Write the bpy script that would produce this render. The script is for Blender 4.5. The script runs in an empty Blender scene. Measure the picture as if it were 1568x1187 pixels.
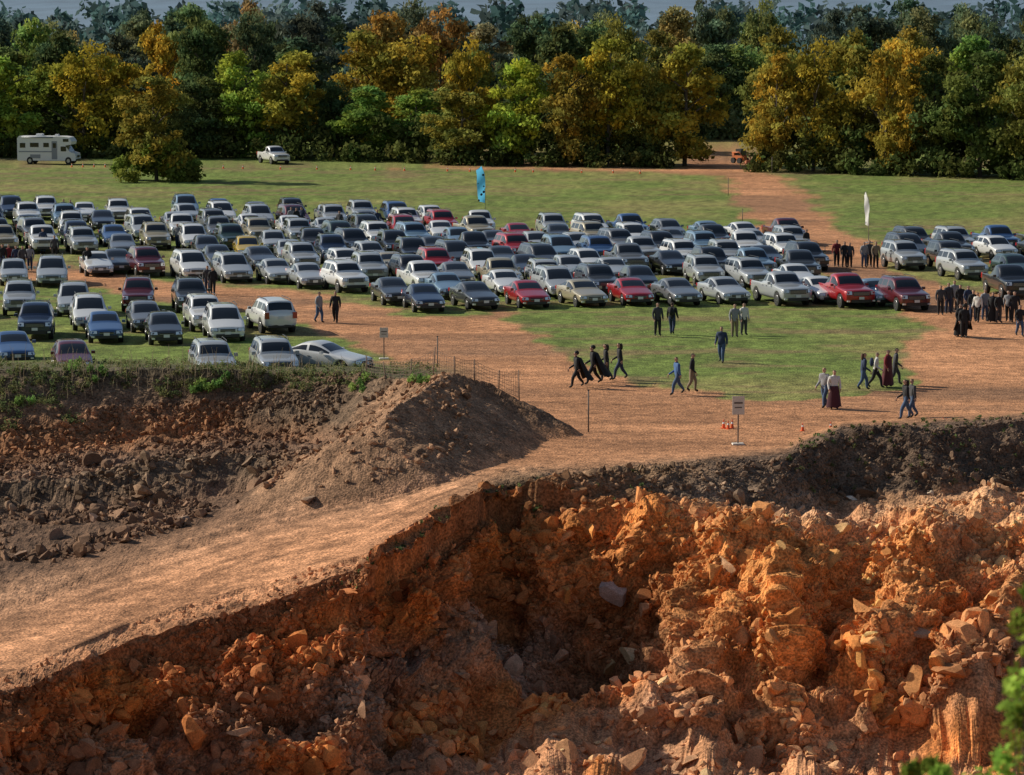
import bpy, bmesh, math, random, numpy as np
from mathutils import Vector, Matrix
random.seed(7); rng=np.random.default_rng(7)
H=18.3; F=5200.0
PIT=math.atan((593.5+16)/F); CP=math.cos(PIT); SP=math.sin(PIT)
scene=bpy.context.scene
def tanth(py): return math.tan(PIT+math.atan((py-593.5)/F))
def ground(px,py,z=0.0):
    dx=(px-784)/F; dv=-(py-593.5)/F
    d=Vector((dx,CP+dv*SP,-SP+dv*CP)); t=(z-H)/d.z
    return Vector((dx*t,d.y*t,z))
def at(px,py,Y):
    dx=(px-784)/F; dv=-(py-593.5)/F
    d=Vector((dx,CP+dv*SP,-SP+dv*CP)); t=Y/d.y
    return Vector((d.x*t,Y,H+d.z*t))
# ---------------------------------------------------------------- noise
def hsh(ix,iy,iz,s):
    h=(ix.astype(np.int64)*374761393+iy.astype(np.int64)*668265263+iz.astype(np.int64)*2147483647+s*1274126177)&0xffffffff
    h=((h^(h>>13))*1274126177)&0xffffffff
    h=((h^(h>>16))*2246822519)&0xffffffff
    h=h^(h>>15)
    return (h&0xffffff)/float(0xffffff)
def vn(P,sc,s=0):
    p=P*sc; i=np.floor(p); f=p-i; f=f*f*(3-2*f); i=i.astype(np.int64)
    r=0
    for a in (0,1):
        for b in (0,1):
            for c in (0,1):
                w=(f[:,0] if a else 1-f[:,0])*(f[:,1] if b else 1-f[:,1])*(f[:,2] if c else 1-f[:,2])
                r=r+w*hsh(i[:,0]+a,i[:,1]+b,i[:,2]+c,s)
    return r
def fbm(P,sc,o=4,s=0):
    r=0;a=1;t=0
    for k in range(o):
        r=r+a*vn(P,sc*2**k,s+k*17); t+=a; a*=.5
    return r/t
def blocky(P,sc,s=0):
    p=P*sc; i=np.floor(p).astype(np.int64); best=np.full(len(P),9.0); val=np.zeros(len(P))
    for a in (-1,0,1):
        for b in (-1,0,1):
            for c in (-1,0,1):
                x=i[:,0]+a;y=i[:,1]+b;z=i[:,2]+c
                q=[p[:,0]-(x+hsh(x,y,z,s)),p[:,1]-(y+hsh(x,y,z,s+1)),p[:,2]-(z+hsh(x,y,z,s+2))]
                d=q[0]**2+q[1]**2+q[2]**2
                v=(hsh(x,y,z,s+3)-.5)+sum(q[k]*(hsh(x,y,z,s+4+k)-.5) for k in range(3))*1.1-.5*d
                m=d<best; best=np.where(m,d,best); val=np.where(m,v,val)
    return val
# ---------------------------------------------------------------- mesh helpers
def fastmesh(name,V,Fc,mats=(),fm=None,col=None,smooth=False):
    V=np.asarray(V,dtype=np.float32); Fc=np.asarray(Fc,dtype=np.int32)
    me=bpy.data.meshes.new(name); n,k=Fc.shape
    me.vertices.add(len(V)); me.vertices.foreach_set('co',V.ravel())
    me.loops.add(n*k); me.loops.foreach_set('vertex_index',Fc.ravel())
    me.polygons.add(n); me.polygons.foreach_set('loop_start',np.arange(0,n*k,k,dtype=np.int32))
    if fm is not None: me.polygons.foreach_set('material_index',np.asarray(fm,dtype=np.int32))
    me.update(calc_edges=True)
    me.polygons.foreach_set('use_smooth',np.full(n,bool(smooth)) if np.isscalar(smooth) else smooth)
    if col is not None:
        c=np.ones((len(V),4),dtype=np.float32); c[:,:3]=col
        at_=me.color_attributes.new('Col','FLOAT_COLOR','POINT'); at_.data.foreach_set('color',c.ravel())
    for m in mats: me.materials.append(m)
    return me
def obj(name,me,loc=(0,0,0),rz=0,sc=(1,1,1),color=None,parent=None):
    o=bpy.data.objects.new(name,me); scene.collection.objects.link(o)
    o.location=loc; o.rotation_euler=(0,0,rz); o.scale=sc if hasattr(sc,'__len__') else (sc,)*3
    if color is not None: o.color=(*color,1)
    if parent: o.parent=parent
    return o
class B:
    def __init__(s): s.v=[];s.f=[];s.m=[];s.sm=[]
    def add(s,vs,fs,m,sm=False):
        o=len(s.v); s.v+= [tuple(v) for v in vs]; s.f+=[tuple(i+o for i in f) for f in fs]; s.m+=[m]*len(fs) if isinstance(m,int) else list(m); s.sm+=[sm]*len(fs)
    def box(s,c,d,m,taper=1.0,tz=1.0,rot=None):
        x,y,z=[k/2 for k in d]; vs=[]
        for sz in (-1,1):
            t=tz if sz>0 else 1
            for sx,sy in ((-1,-1),(1,-1),(1,1),(-1,1)):
                v=Vector((sx*x*t*(taper if sz>0 else 1),sy*y*t,sz*z))
                if rot: v=rot@v
                vs.append(v+Vector(c))
        s.add(vs,[(3,2,1,0),(4,5,6,7),(0,1,5,4),(1,2,6,5),(2,3,7,6),(3,0,4,7)],m)
    def tube(s,pts,rs,m,n=8,cap=True):
        rings=[]
        for i,p in enumerate(pts):
            p=Vector(p); a=Vector(pts[max(i-1,0)]); b=Vector(pts[min(i+1,len(pts)-1)]); d=(b-a).normalized()
            u=d.orthogonal().normalized() if abs(d.z)<.9 else Vector((1,0,0)).cross(d).normalized(); w=d.cross(u)
            rings+= [p+(u*math.cos(2*math.pi*k/n)+w*math.sin(2*math.pi*k/n))*rs[i] for k in range(n)]
        fs=[(i*n+k,i*n+(k+1)%n,(i+1)*n+(k+1)%n,(i+1)*n+k) for i in range(len(pts)-1) for k in range(n)]
        s.add(rings,fs,m,True)
        if cap:
            o=len(s.v)-len(rings); s.f.append(tuple(o+k for k in reversed(range(n)))); s.m.append(m); s.sm.append(False)
            o2=len(s.v)-n; s.f.append(tuple(o2+k for k in range(n))); s.m.append(m); s.sm.append(False)
    def ell(s,c,r,m,n=10,k=6):
        vs=[];c=Vector(c)
        for i in range(k+1):
            t=math.pi*i/k
            for j in range(n):
                a=2*math.pi*j/n; vs.append(c+Vector((r[0]*math.sin(t)*math.cos(a),r[1]*math.sin(t)*math.sin(a),r[2]*math.cos(t))))
        s.add(vs,[(i*n+j,(i+1)*n+j,(i+1)*n+(j+1)%n,i*n+(j+1)%n) for i in range(k) for j in range(n)],m,True)
    def mesh(s,name,mats):
        me=bpy.data.meshes.new(name); me.from_pydata(s.v,[],s.f); me.polygons.foreach_set('material_index',s.m); me.polygons.foreach_set('use_smooth',s.sm)
        for m in mats: me.materials.append(m)
        me.update(); return me
# ---------------------------------------------------------------- materials
def mat(name,col,rough=.6,metal=0,coat=0,noise=0.0,nsc=8):
    m=bpy.data.materials.new(name); m.use_nodes=True; nt=m.node_tree; b=nt.nodes['Principled BSDF']
    b.inputs['Base Color'].default_value=(*col,1); b.inputs['Roughness'].default_value=rough; b.inputs['Metallic'].default_value=metal
    b.inputs['Coat Weight'].default_value=coat; b.inputs['Coat Roughness'].default_value=.05
    if noise>0:
        tc=nt.nodes.new('ShaderNodeTexCoord'); n=nt.nodes.new('ShaderNodeTexNoise'); n.inputs['Scale'].default_value=nsc; n.inputs['Detail'].default_value=4
        mx=nt.nodes.new('ShaderNodeMix'); mx.data_type='RGBA'; mx.inputs['A'].default_value=(*[c*(1-noise) for c in col],1); mx.inputs['B'].default_value=(*[min(1,c*(1+noise)) for c in col],1)
        nt.links.new(tc.outputs['Object'],n.inputs['Vector']); nt.links.new(n.outputs['Fac'],mx.inputs['Factor']); nt.links.new(mx.outputs['Result'],b.inputs['Base Color'])
    return m
def mat_earth(name,bump=.05,lo=.6,hi=1.35,s1=1.3,s2=14.,l2=.6,h2=1.4):
    m=bpy.data.materials.new(name); m.use_nodes=True; nt=m.node_tree; N=nt.nodes; L=nt.links; b=N['Principled BSDF']
    b.inputs['Roughness'].default_value=.95; b.inputs['Specular IOR Level'].default_value=.15
    at_=N.new('ShaderNodeAttribute'); at_.attribute_name='Col'
    tc=N.new('ShaderNodeTexCoord')
    n1=N.new('ShaderNodeTexNoise'); n1.inputs['Scale'].default_value=s1; n1.inputs['Detail'].default_value=5; n1.inputs['Roughness'].default_value=.75
    n2=N.new('ShaderNodeTexNoise'); n2.inputs['Scale'].default_value=s2; n2.inputs['Detail'].default_value=2
    for q in (n1,n2): L.new(tc.outputs['Object'],q.inputs['Vector'])
    mr=N.new('ShaderNodeMapRange'); mr.inputs['From Min'].default_value=.32; mr.inputs['From Max'].default_value=.68; mr.inputs['To Min'].default_value=lo; mr.inputs['To Max'].default_value=hi
    L.new(n1.outputs['Fac'],mr.inputs['Value'])
    mr2=N.new('ShaderNodeMapRange'); mr2.inputs['From Min'].default_value=.35; mr2.inputs['From Max'].default_value=.65; mr2.inputs['To Min'].default_value=l2; mr2.inputs['To Max'].default_value=h2
    L.new(n2.outputs['Fac'],mr2.inputs['Value'])
    mm=N.new('ShaderNodeMath'); mm.operation='MULTIPLY'; L.new(mr.outputs['Result'],mm.inputs[0]); L.new(mr2.outputs['Result'],mm.inputs[1])
    vm=N.new('ShaderNodeVectorMath'); vm.operation='SCALE'; L.new(at_.outputs['Color'],vm.inputs[0]); L.new(mm.outputs[0],vm.inputs['Scale'])
    L.new(vm.outputs['Vector'],b.inputs['Base Color'])
    if bump>0:
        ad=N.new('ShaderNodeMath'); ad.operation='ADD'; L.new(n2.outputs['Fac'],ad.inputs[0]); L.new(n1.outputs['Fac'],ad.inputs[1])
        bp=N.new('ShaderNodeBump'); bp.inputs['Strength'].default_value=.9; bp.inputs['Distance'].default_value=bump; L.new(ad.outputs[0],bp.inputs['Height']); L.new(bp.outputs['Normal'],b.inputs['Normal'])
    return m
def mat_leaf(name,tr=.4):
    m=bpy.data.materials.new(name); m.use_nodes=True; nt=m.node_tree; N=nt.nodes; L=nt.links; N.remove(N['Principled BSDF'])
    oi=N.new('ShaderNodeObjectInfo'); at_=N.new('ShaderNodeAttribute'); at_.attribute_name='Col'
    mx=N.new('ShaderNodeMix'); mx.data_type='RGBA'; mx.blend_type='MULTIPLY'; mx.inputs['Factor'].default_value=1
    L.new(oi.outputs['Color'],mx.inputs['A']); L.new(at_.outputs['Color'],mx.inputs['B'])
    d=N.new('ShaderNodeBsdfDiffuse'); t=N.new('ShaderNodeBsdfTranslucent'); s=N.new('ShaderNodeMixShader'); s.inputs[0].default_value=tr
    L.new(mx.outputs['Result'],d.inputs['Color']); L.new(mx.outputs['Result'],t.inputs['Color']); L.new(d.outputs[0],s.inputs[1]); L.new(t.outputs[0],s.inputs[2]); L.new(s.outputs[0],N['Material Output'].inputs['Surface'])
    return m
M_ground=mat_earth('earth_and_grass',.06,.5,1.45,1.6,11.,.55,1.45)
M_rock=mat_earth('broken_rock',0,.75,1.25,3.,20.,.8,1.2)
M_leaf=mat_leaf('leaves'); M_bark=mat('bark',(.10,.08,.06),.9,noise=.4)
# ---------------------------------------------------------------- terrain
rows=[5,12,170,24,46,38,56,56,44,34,80,76,66,16,8,6,4]
Z=lambda py,z:('z',py,z); R=lambda py,d:('r',py,d)
tab={
-400:[Z(548,0),Z(566,1.9),Z(700,-1),Z(765,-1.5),Z(960,-3),Z(1150,-3.4),R(1175,.8),R(1200,.5),R(1230,.7),R(1260,.8),R(1300,1.5)],
0:[Z(548,0),Z(566,1.8),Z(690,-1.0),Z(760,-1.8),Z(905,-2.6),Z(1065,-3.0),R(1105,.8),R(1135,.5),R(1170,.7),R(1200,.8),R(1250,1.5)],
200:[Z(550,0),Z(564,1.8),Z(672,-.9),Z(720,-1.3),Z(840,-2.0),Z(975,-2.6),R(1020,.8),R(1060,.6),R(1110,1.0),R(1160,1.2),R(1240,2)],
400:[Z(550,0),Z(570,1.7),Z(650,-.4),Z(705,-.9),Z(775,-1.2),Z(915,-1.8),R(955,.9),R(1000,.8),R(1060,1.2),R(1130,1.3),R(1240,2.5)],
560:[Z(550,0),Z(580,1.1),Z(655,-.2),Z(705,-.4),Z(748,-.6),Z(868,-1.0),R(915,1.0),R(950,1),R(1020,1.3),R(1110,1.6),R(1240,2.8)],
620:[Z(550,0),Z(590,.4),Z(665,-.1),Z(700,-.1),Z(738,-.3),Z(822,-.7),R(880,1.2),R(925,1.2),R(1000,1.5),R(1100,2),R(1240,3)],
700:[Z(550,0),Z(600,0),Z(670,0),Z(695,0),Z(725,-.1),Z(772,-.2),R(812,1.5),R(850,1.5),R(955,1.5),R(1070,2.5),R(1240,5)],
780:[Z(550,0),Z(600,0),Z(650,0),Z(680,0),Z(700,0),Z(738,0),R(775,1.5),R(810,1.5),R(950,1.5),R(1055,2.5),R(1240,7)],
900:[Z(550,0),Z(600,0),Z(650,0),Z(680,0),Z(700,0),Z(732,.1),R(770,2),R(800,2),R(950,1.8),R(1060,2.4),R(1240,7)],
1000:[Z(550,0),Z(600,0),Z(640,0),Z(670,0),Z(693,0),Z(714,.3),R(770,3),R(795,2.5),R(940,2.2),R(1060,2.6),R(1240,7)],
1100:[Z(550,0),Z(600,0),Z(640,0),Z(665,0),Z(690,0),Z(707,.35),R(772,3.5),R(800,3),R(890,3.3),R(1040,3.2),R(1240,5)],
1200:[Z(550,0),Z(590,0),Z(630,0),Z(660,0),Z(680,0),Z(698,.4),R(775,3.5),R(800,3.5),R(870,4.4),R(1040,4),R(1240,5)],
1290:[Z(550,0),Z(590,0),Z(610,0),Z(630,0),Z(645,0),Z(660,.8),R(764,3.8),R(800,5.5),R(870,4.5),R(1040,4),R(1240,5)],
1430:[Z(550,0),Z(585,0),Z(605,0),Z(622,0),Z(636,0),Z(652,.9),R(758,3.8),R(798,7),R(900,3.5),R(1040,3.6),R(1240,5)],
1568:[Z(550,0),Z(580,0),Z(600,0),Z(615,0),Z(628,0),Z(644,.9),R(752,4),R(792,7),R(880,3.5),R(1040,4),R(1240,5)],
2000:[Z(550,0),Z(580,0),Z(600,0),Z(615,0),Z(628,0),Z(640,1.1),R(752,4),R(792,7),R(900,3.5),R(1040,4),R(1240,5)]}
keys=sorted(tab); KY=[];KZ=[]
for k in keys:
    ys=[12000,800,352]; zs=[0,0,0]
    for md,py,v in tab[k]:
        if md=='z': z=v; Y=(H-z)/tanth(py)
        else: Y=ys[-1]-v; z=H-Y*tanth(py)
        ys.append(Y); zs.append(z)
    ys+= [ys[-1]-12,45,9,1.0]; zs+=[zs[-1]-.6,-1,11.5,15.6]
    KY.append([1/y for y in ys]); KZ.append(zs)
KY=np.array(KY);KZ=np.array(KZ)
cols=np.concatenate([[-5000,-3500,-2400,-1700,-1200,-900,-700,-600],np.arange(-500,2070,3.1),[2150,2300,2600,3000,3600,4600,6000]])
nc=len(cols)
IY=np.stack([np.interp(cols,keys,KY[:,j]) for j in range(KY.shape[1])]); IZ=np.stack([np.interp(cols,keys,KZ[:,j]) for j in range(KY.shape[1])])
rp=[];
for j,n in enumerate(rows): rp+= [j+i/n for i in range(n)]
rp.append(len(rows)); rp=np.array(rp,dtype=float); nr=len(rp)
j0=np.minimum(rp.astype(int),len(rows)-1); ft=(rp-j0)[:,None]
INV=IY[j0]*(1-ft)+IY[j0+1]*ft; ZZ=IZ[j0]*(1-ft)+IZ[j0+1]*ft; ZB=ZZ.copy()
YY=1/INV; th=np.minimum(np.arctan((H-ZZ)/YY),.45)
XX=((cols-784)/F)[None,:]*YY/(CP-np.tan(th-PIT)*SP)
PXX=np.repeat(cols[None,:],nr,0); RP=np.repeat(rp[:,None],nc,1)
def ridge(pts,slope,zz):
    for (a,b) in zip(pts[:-1],pts[1:]):
        dx,dy=b.x-a.x,b.y-a.y; L2=dx*dx+dy*dy
        t=np.clip(((XX-a.x)*dx+(YY-a.y)*dy)/L2,0,1)
        d=np.hypot(XX-(a.x+t*dx),YY-(a.y+t*dy)); zz=np.maximum(zz,a.z+(b.z-a.z)*t-slope*d)
    return zz
def blur(A,n=1):
    for _ in range(n):
        q=A.copy(); q[1:-1,1:-1]=(A[1:-1,1:-1]*2+A[:-2,1:-1]+A[2:,1:-1]+A[1:-1,:-2]+A[1:-1,2:])/6; A=q
    return A
near=(RP>3)&(RP<9.2)
r=ridge([ground(430,572,1.6),ground(560,572,1.9),ground(640,578,2.1),ground(690,569,2.6),ground(740,580,2.2),ground(800,612,1.4),ground(850,640,.7),ground(895,668,-.1)],.62,ZZ.copy())
spur=ridge([ground(690,569,2.6),ground(645,598,2.5),ground(590,632,2.1),ground(530,664,1.35),ground(475,697,.2)],.6,ZZ.copy())
r=np.maximum(r,spur)
r=ridge([ground(-300,745,-.6),ground(0,738,-.8),ground(130,722,-.5),ground(250,697,.0),ground(380,690,.05),ground(480,692,.2),ground(560,704,0)],.55,r)
r=ridge([ground(585,838,-.35),ground(650,800,-.1),ground(700,768,.25),ground(760,736,.45),ground(850,733,.35),ground(960,716,.5)],.75,r)
ZZ=np.where(near,r,ZZ)
pit=(RP>9.4)&(RP<14)
r=ridge([at(1200,822,121.5),at(1125,925,117.5),at(1085,1010,114.5),at(1065,1100,112.3)],.95,ZZ.copy())
r=ridge([at(1400,842,119.2),at(1345,955,115),at(1325,1075,112)],.9,r)
r=ridge([at(1560,860,118.0),at(1520,970,114.2),at(1500,1080,111.2)],.8,r)
r=ridge([at(690,1085,113.5),at(820,1058,112.5),at(900,1030,112.5),at(965,1012,113),at(1030,1060,112)],.8,r)
r=ridge([at(560,1185,107),at(700,1160,107.5),at(880,1140,107.5),at(1050,1150,108),at(1250,1140,109),at(1420,1150,109),at(1700,1150,108)],.5,r)
r=ridge([at(640,870,115.5),at(600,980,112.5),at(560,1100,110)],1.1,r)
r=ridge([at(330,985,110),at(300,1080,108),at(290,1150,107)],1.1,r)
ZZ=np.where(pit,blur(r,3),ZZ)
P=np.stack([XX,YY,ZZ],-1)
flat=P.reshape(-1,3)
wl={0:0,1:0,2:0,3:0,4:.45,5:.8,6:.75,7:.25,8:.45,9:1,10:1,11:1,12:1,13:.9,14:.6,15:.5,16:.2,17:0}
wr={**wl,4:0,5:0,6:0,7:.0,8:.5,9:.55,10:.8}
fl=np.interp(rp,list(wl),list(wl.values())); fr=np.interp(rp,list(wr),list(wr.values()))
fl=np.where((rp>7.25)&(rp<7.85),.0,fl)
side=np.clip((cols-690)/80,0,1)[None,:]
Wt=fl[:,None]*(1-side)+fr[:,None]*side
raised=np.clip((ZZ-ZB)*1.5,0,1)*(RP<9.3)
smoothmound=np.clip((spur-ZB)*2,0,1)*(RP<7.5)
Wt=np.maximum(Wt*(1-.55*smoothmound),raised*.35)
w=Wt.ravel(); idx=np.where(w>.02)[0]; Q=flat[idx]
Ps=np.stack([blur(P[...,c],4) for c in range(3)],-1)
gu=np.gradient(Ps,axis=0); gv=np.gradient(Ps,axis=1); Nn=np.cross(gv,gu); Nn/= (np.linalg.norm(Nn,axis=-1,keepdims=True)+1e-9); Nn=np.where(Nn[...,2:3]<0,-Nn,Nn).reshape(-1,3)
face=np.interp(RP.ravel()[idx],[7.5,8.5,9.5,13.5],[0,.3,1,1])
def togrid(v):
    g_=np.zeros(nr*nc); g_[idx]=v; return g_.reshape(nr,nc)
big_=(fbm(Q,.32,3,3)-.5)*(1.0+3.2*face)+blocky(Q,.42,111)*.6*face+blocky(Q,.85,11)*(.22+.50*face)
med_=blocky(Q,1.9,31)*(.19+.16*face)+blocky(Q,4.2,71)*(.09+.04*face)
d=blur(togrid(big_),6)+blur(togrid(med_),1)+togrid((fbm(Q,3.5,2,51)-.5)*.18+blocky(Q,8,81)*.04)
flat2=flat+Nn*(d.ravel()*w)[:,None]
flat2[:,2]+=np.where((w<.3)&(flat[:,1]<700),(fbm(flat*[1,1,0],.4,3,91)-.5)*.10,0)
TV=flat2
def inpoly(X,Y,poly):
    c=np.zeros(len(X),bool); n=len(poly)
    for i in range(n):
        x1,y1=poly[i];x2,y2=poly[(i+1)%n]
        if y1==y2: continue
        m=((y1>Y)!=(y2>Y))&(X<(x2-x1)*(Y-y1)/(y2-y1)+x1); c^=m
    return c
G2=lambda L:[ground(a,b)[:2] for a,b in L]
dirt=[G2([(90,405),(260,428),(470,446),(590,468),(640,484),(775,480),(820,520),(900,556),(1040,598),(1200,616),(1385,592),(1400,530),(1425,480),(1800,470),(3000,470),(3000,900),(500,900),(640,700),(640,590),(600,560),(440,500),(300,465),(180,450),(90,430),(-300,420),(-300,395)]),
 G2([(1108,268),(1195,270),(1240,300),(1285,345),(1330,375),(1385,420),(1470,440),(1600,450),(1600,485),(1400,485),(1300,440),(1240,415),(1235,380),(1150,362),(1135,320)]),
 G2([(310,247),(700,252),(1060,260),(1120,269),(1110,272),(1000,267),(700,259),(500,253),(310,252)]),
 G2([(1030,228),(1155,232),(1160,262),(1195,272),(1108,270),(1050,262)]),
 G2([(-300,249),(180,250),(180,255),(-300,256)])]
X=flat[:,0];Y=flat[:,1]
amp=.4+Y*.004
Q0=flat*[1,1,0]
nx=X+(fbm(Q0,.35,3,5)-.5)*amp*3; ny=Y+(fbm(Q0,.25,3,8)-.5)*amp*9
dm=np.zeros(len(X))
for p in dirt: dm=np.maximum(dm,inpoly(nx,ny,p))
dm=blur(dm.reshape(nr,nc),2).ravel()[:,None]
n1=fbm(Q0,.09,4,13)[:,None]; n2=fbm(Q0*[.3,1,1],.6,4,23)[:,None]; n3=fbm(Q0*[1,.5,1],1.6,3,29)[:,None]
gm=np.clip((n1-.44)*4,0,1)
gr=np.array([.15,.20,.045])*(1-gm)+np.array([.23,.225,.07])*gm
gr=gr*(.45+1.1*n3)
bald=np.clip((n2-.54)*7,0,1)*np.where((Y<265)|(Y>300),1,.4)[:,None]*.6; gr=gr*(1-bald)+np.array([.24,.15,.085])*bald
di=np.array([.50,.240,.118])*(.50+.95*n2)*(.8+.4*n1)
darkp=np.clip((fbm(Q0*[.4,1,1],.12,3,77)[:,None]-.49)*6,0,1)*.6; di=di*(1-darkp)+np.array([.20,.115,.07])*darkp
trk=np.abs(((Y+X*.18+ (fbm(Q0,.03,2,201)-.5)*16)/2.9)%1-.5); tr_=(np.clip(.10-np.abs(trk-.25),0,1)*10)[:,None]; di=di*(1-.22*tr_*(n1>.42))
plain=gr*(1-dm)+di*dm
def band(d_): 
    ks=sorted(d_); A=np.array([d_[k] for k in ks]); return np.stack([np.interp(rp,ks,A[:,c]) for c in range(3)],-1)
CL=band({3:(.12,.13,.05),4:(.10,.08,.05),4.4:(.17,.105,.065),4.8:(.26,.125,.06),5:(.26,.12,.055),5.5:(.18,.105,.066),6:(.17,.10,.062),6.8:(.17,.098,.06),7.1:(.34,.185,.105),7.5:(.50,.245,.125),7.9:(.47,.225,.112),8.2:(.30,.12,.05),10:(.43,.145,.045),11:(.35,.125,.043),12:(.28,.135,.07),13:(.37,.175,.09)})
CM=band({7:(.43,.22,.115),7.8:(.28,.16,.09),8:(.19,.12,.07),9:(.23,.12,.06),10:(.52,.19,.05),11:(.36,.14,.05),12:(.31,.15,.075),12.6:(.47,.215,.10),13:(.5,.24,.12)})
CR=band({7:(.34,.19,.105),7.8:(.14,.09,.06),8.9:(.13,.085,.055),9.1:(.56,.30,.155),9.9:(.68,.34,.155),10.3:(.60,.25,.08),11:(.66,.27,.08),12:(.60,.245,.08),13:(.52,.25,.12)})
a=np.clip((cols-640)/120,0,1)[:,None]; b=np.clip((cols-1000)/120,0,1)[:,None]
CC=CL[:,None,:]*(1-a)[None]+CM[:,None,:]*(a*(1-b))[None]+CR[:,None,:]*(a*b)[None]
CC=CC.reshape(-1,3)
nn=fbm(flat,.35,4,41)[:,None]; n5=fbm(flat,1.7,3,47)[:,None]; st=vn(flat*[.15,.15,2.2],1,63)[:,None]
var=np.clip((nn-.5)*5,-1,1)
rk=np.clip((RP.ravel()-8.3)*2,0,1)[:,None]
CC=CC*(1+.22*var)*(.6+.8*n5)
grey=np.clip((fbm(flat,.22,3,57)[:,None]-.58)*7,0,1)*rk*.6; CC=CC*(1-grey)+np.array([.33,.235,.165])*grey*(.5+n5)
orange=np.clip((.47-fbm(flat,.28,3,67)[:,None])*8,0,1)*rk*.7; CC=CC*(1-orange)+np.array([.62,.20,.04])*orange*(.5+n5)
CC=CC*(1+ (st-.5)*.3*rk)
rr=RP.ravel(); road=((rr>7.1)&(rr<7.95)&(PXX.ravel()<780))
sq=np.stack([rr*26+PXX.ravel()*.003,PXX.ravel()/170,0*rr],-1); s_=fbm(sq,1,3,99)
CC=np.where(road[:,None],CC*(.42+1.16*s_)[:,None],CC)
onpl=np.clip(1-np.interp(rp,[3.0,3.4],[0,1]),0,1)[:,None]; plr=np.clip(1-np.interp(rp,[7.0,7.7],[0,1]),0,1)[:,None]
pw=(onpl*(1-side)+plr*side)
mound=(raised*np.clip((9-RP),0,1)).ravel()[:,None]
pw=pw.ravel()[:,None]
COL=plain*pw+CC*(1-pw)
md=np.array([.15,.098,.062])*(.4+1.2*n5); sm_=smoothmound.ravel()[:,None]; md=md*(1-sm_)+np.array([.28,.16,.092])*(.5+n5)*sm_
COL=COL*(1-mound)+md*mound
COL=np.clip(COL,.01,.9)
ii=np.arange(nr*nc).reshape(nr,nc); TF=np.stack([ii[:-1,:-1],ii[:-1,1:],ii[1:,1:],ii[1:,:-1]],-1).reshape(-1,4)[:,::-1]
sm=(w[TF[:,0]]<.2)
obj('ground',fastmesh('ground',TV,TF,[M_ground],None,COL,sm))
th_=TV-np.array([0,0,H]); fw=th_[:,1]*CP-th_[:,2]*SP; up=th_[:,1]*SP+th_[:,2]*CP
SX=784+F*th_[:,0]/fw; SY=593.5-F*up/fw
def terr(px,py,lo=3,hi=14):
    m=np.where((rr>=lo)&(rr<=hi),(SX-px)**2+(SY-py)**2,1e12)
    c=np.argsort(m)[:10]; k=c[np.argmin(TV[c,1])]; return Vector(TV[k])
def zat(x,y):
    k=np.argmin((TV[:,0]-x)**2+(TV[:,1]-y)**2); return float(TV[k,2])
# ---------------------------------------------------------------- rocks
def rocks(name,Pp,S,C,sub):
    bm=bmesh.new(); bmesh.ops.create_icosphere(bm,subdivisions=sub,radius=1); bm.verts.ensure_lookup_table()
    bv=np.array([v.co[:] for v in bm.verts]); bf=np.array([[v.index for v in f.verts] for f in bm.faces]); bm.free()
    n=len(Pp); V=np.repeat(bv[None],n,0)*(1+.14*(rng.random((n,len(bv),1))-.5))
    for k in range(8):
        nd=rng.normal(size=(n,1,3)); nd/=np.linalg.norm(nd,axis=-1,keepdims=True); c=.2+.42*rng.random((n,1))
        dd=(V*nd).sum(-1); V=V-np.maximum(dd-c,0)[...,None]*nd
    V=V*(np.array([1.25,1.0,.85])*(.75+.5*rng.random((n,1,3))))
    A=rng.normal(size=(n,3,3)); q,_=np.linalg.qr(A); V=np.einsum('nij,nvj->nvi',q,V)
    V=V*S[:,None,None]*1.45+Pp[:,None,:]
    Fc=(bf[None]+ (np.arange(n)*len(bv))[:,None,None]).reshape(-1,3)
    obj(name,fastmesh(name,V.reshape(-1,3),Fc,[M_rock],None,np.repeat(C,len(bv),0)))
def scatter(n,lo,hi,pxa,pxb,smin,smax,pw_=3.0,wmin=.3,bright=1.0):
    m=np.where((rr>lo)&(rr<hi)&(PXX.ravel()>pxa)&(PXX.ravel()<pxb)&(w>wmin)&~((smoothmound.ravel()>.5)&(rng.random(len(w))<.7)))[0]
    cl=fbm(TV[m],.45,3,777); m=m[cl>.38+.2*rng.random(len(m))]
    k=rng.choice(m,n)
    S=smin*(smax/smin)**(rng.random(n)**pw_)
    Pp=TV[k]+rng.normal(size=(n,3))*.03; Pp[:,2]+=S*.12
    base=COL[k]; t=rng.random((n,1)); tan=np.array([.5,.31,.18])
    C=base*bright*(.7+.75*rng.random((n,1)))+ (t>.82)*tan*.35*rng.random((n,1)); return Pp,S,np.clip(C,.02,.75)
a1=[scatter(17000,8.6,13.4,-150,1720,.035,.15,1.7,.3,1.05),scatter(4500,7.85,8.9,-150,1720,.03,.10,2,.2),scatter(10000,4.5,7.2,-150,720,.04,.16,1.8,.3,1.1),scatter(3500,12.2,14,-150,1720,.06,.2,1.6,.3,1.1)]
rocks('rubble',*[np.concatenate([q[i] for q in a1]) for i in range(3)],1)
a2=[scatter(850,8.8,13.4,-150,1720,.13,.34,1.8,.3,1.05),scatter(650,12.2,13.6,-150,1720,.15,.38,1.4,.3,1.1),scatter(320,5.6,7.1,-150,420,.14,.32,1.7,.3,1.15),scatter(90,8.0,8.6,-150,1700,.1,.22,2),scatter(80,9.0,10.0,1200,1700,.1,.25,2)]
rocks('boulder_field',*[np.concatenate([q[i] for q in a2]) for i in range(3)],2)
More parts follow.
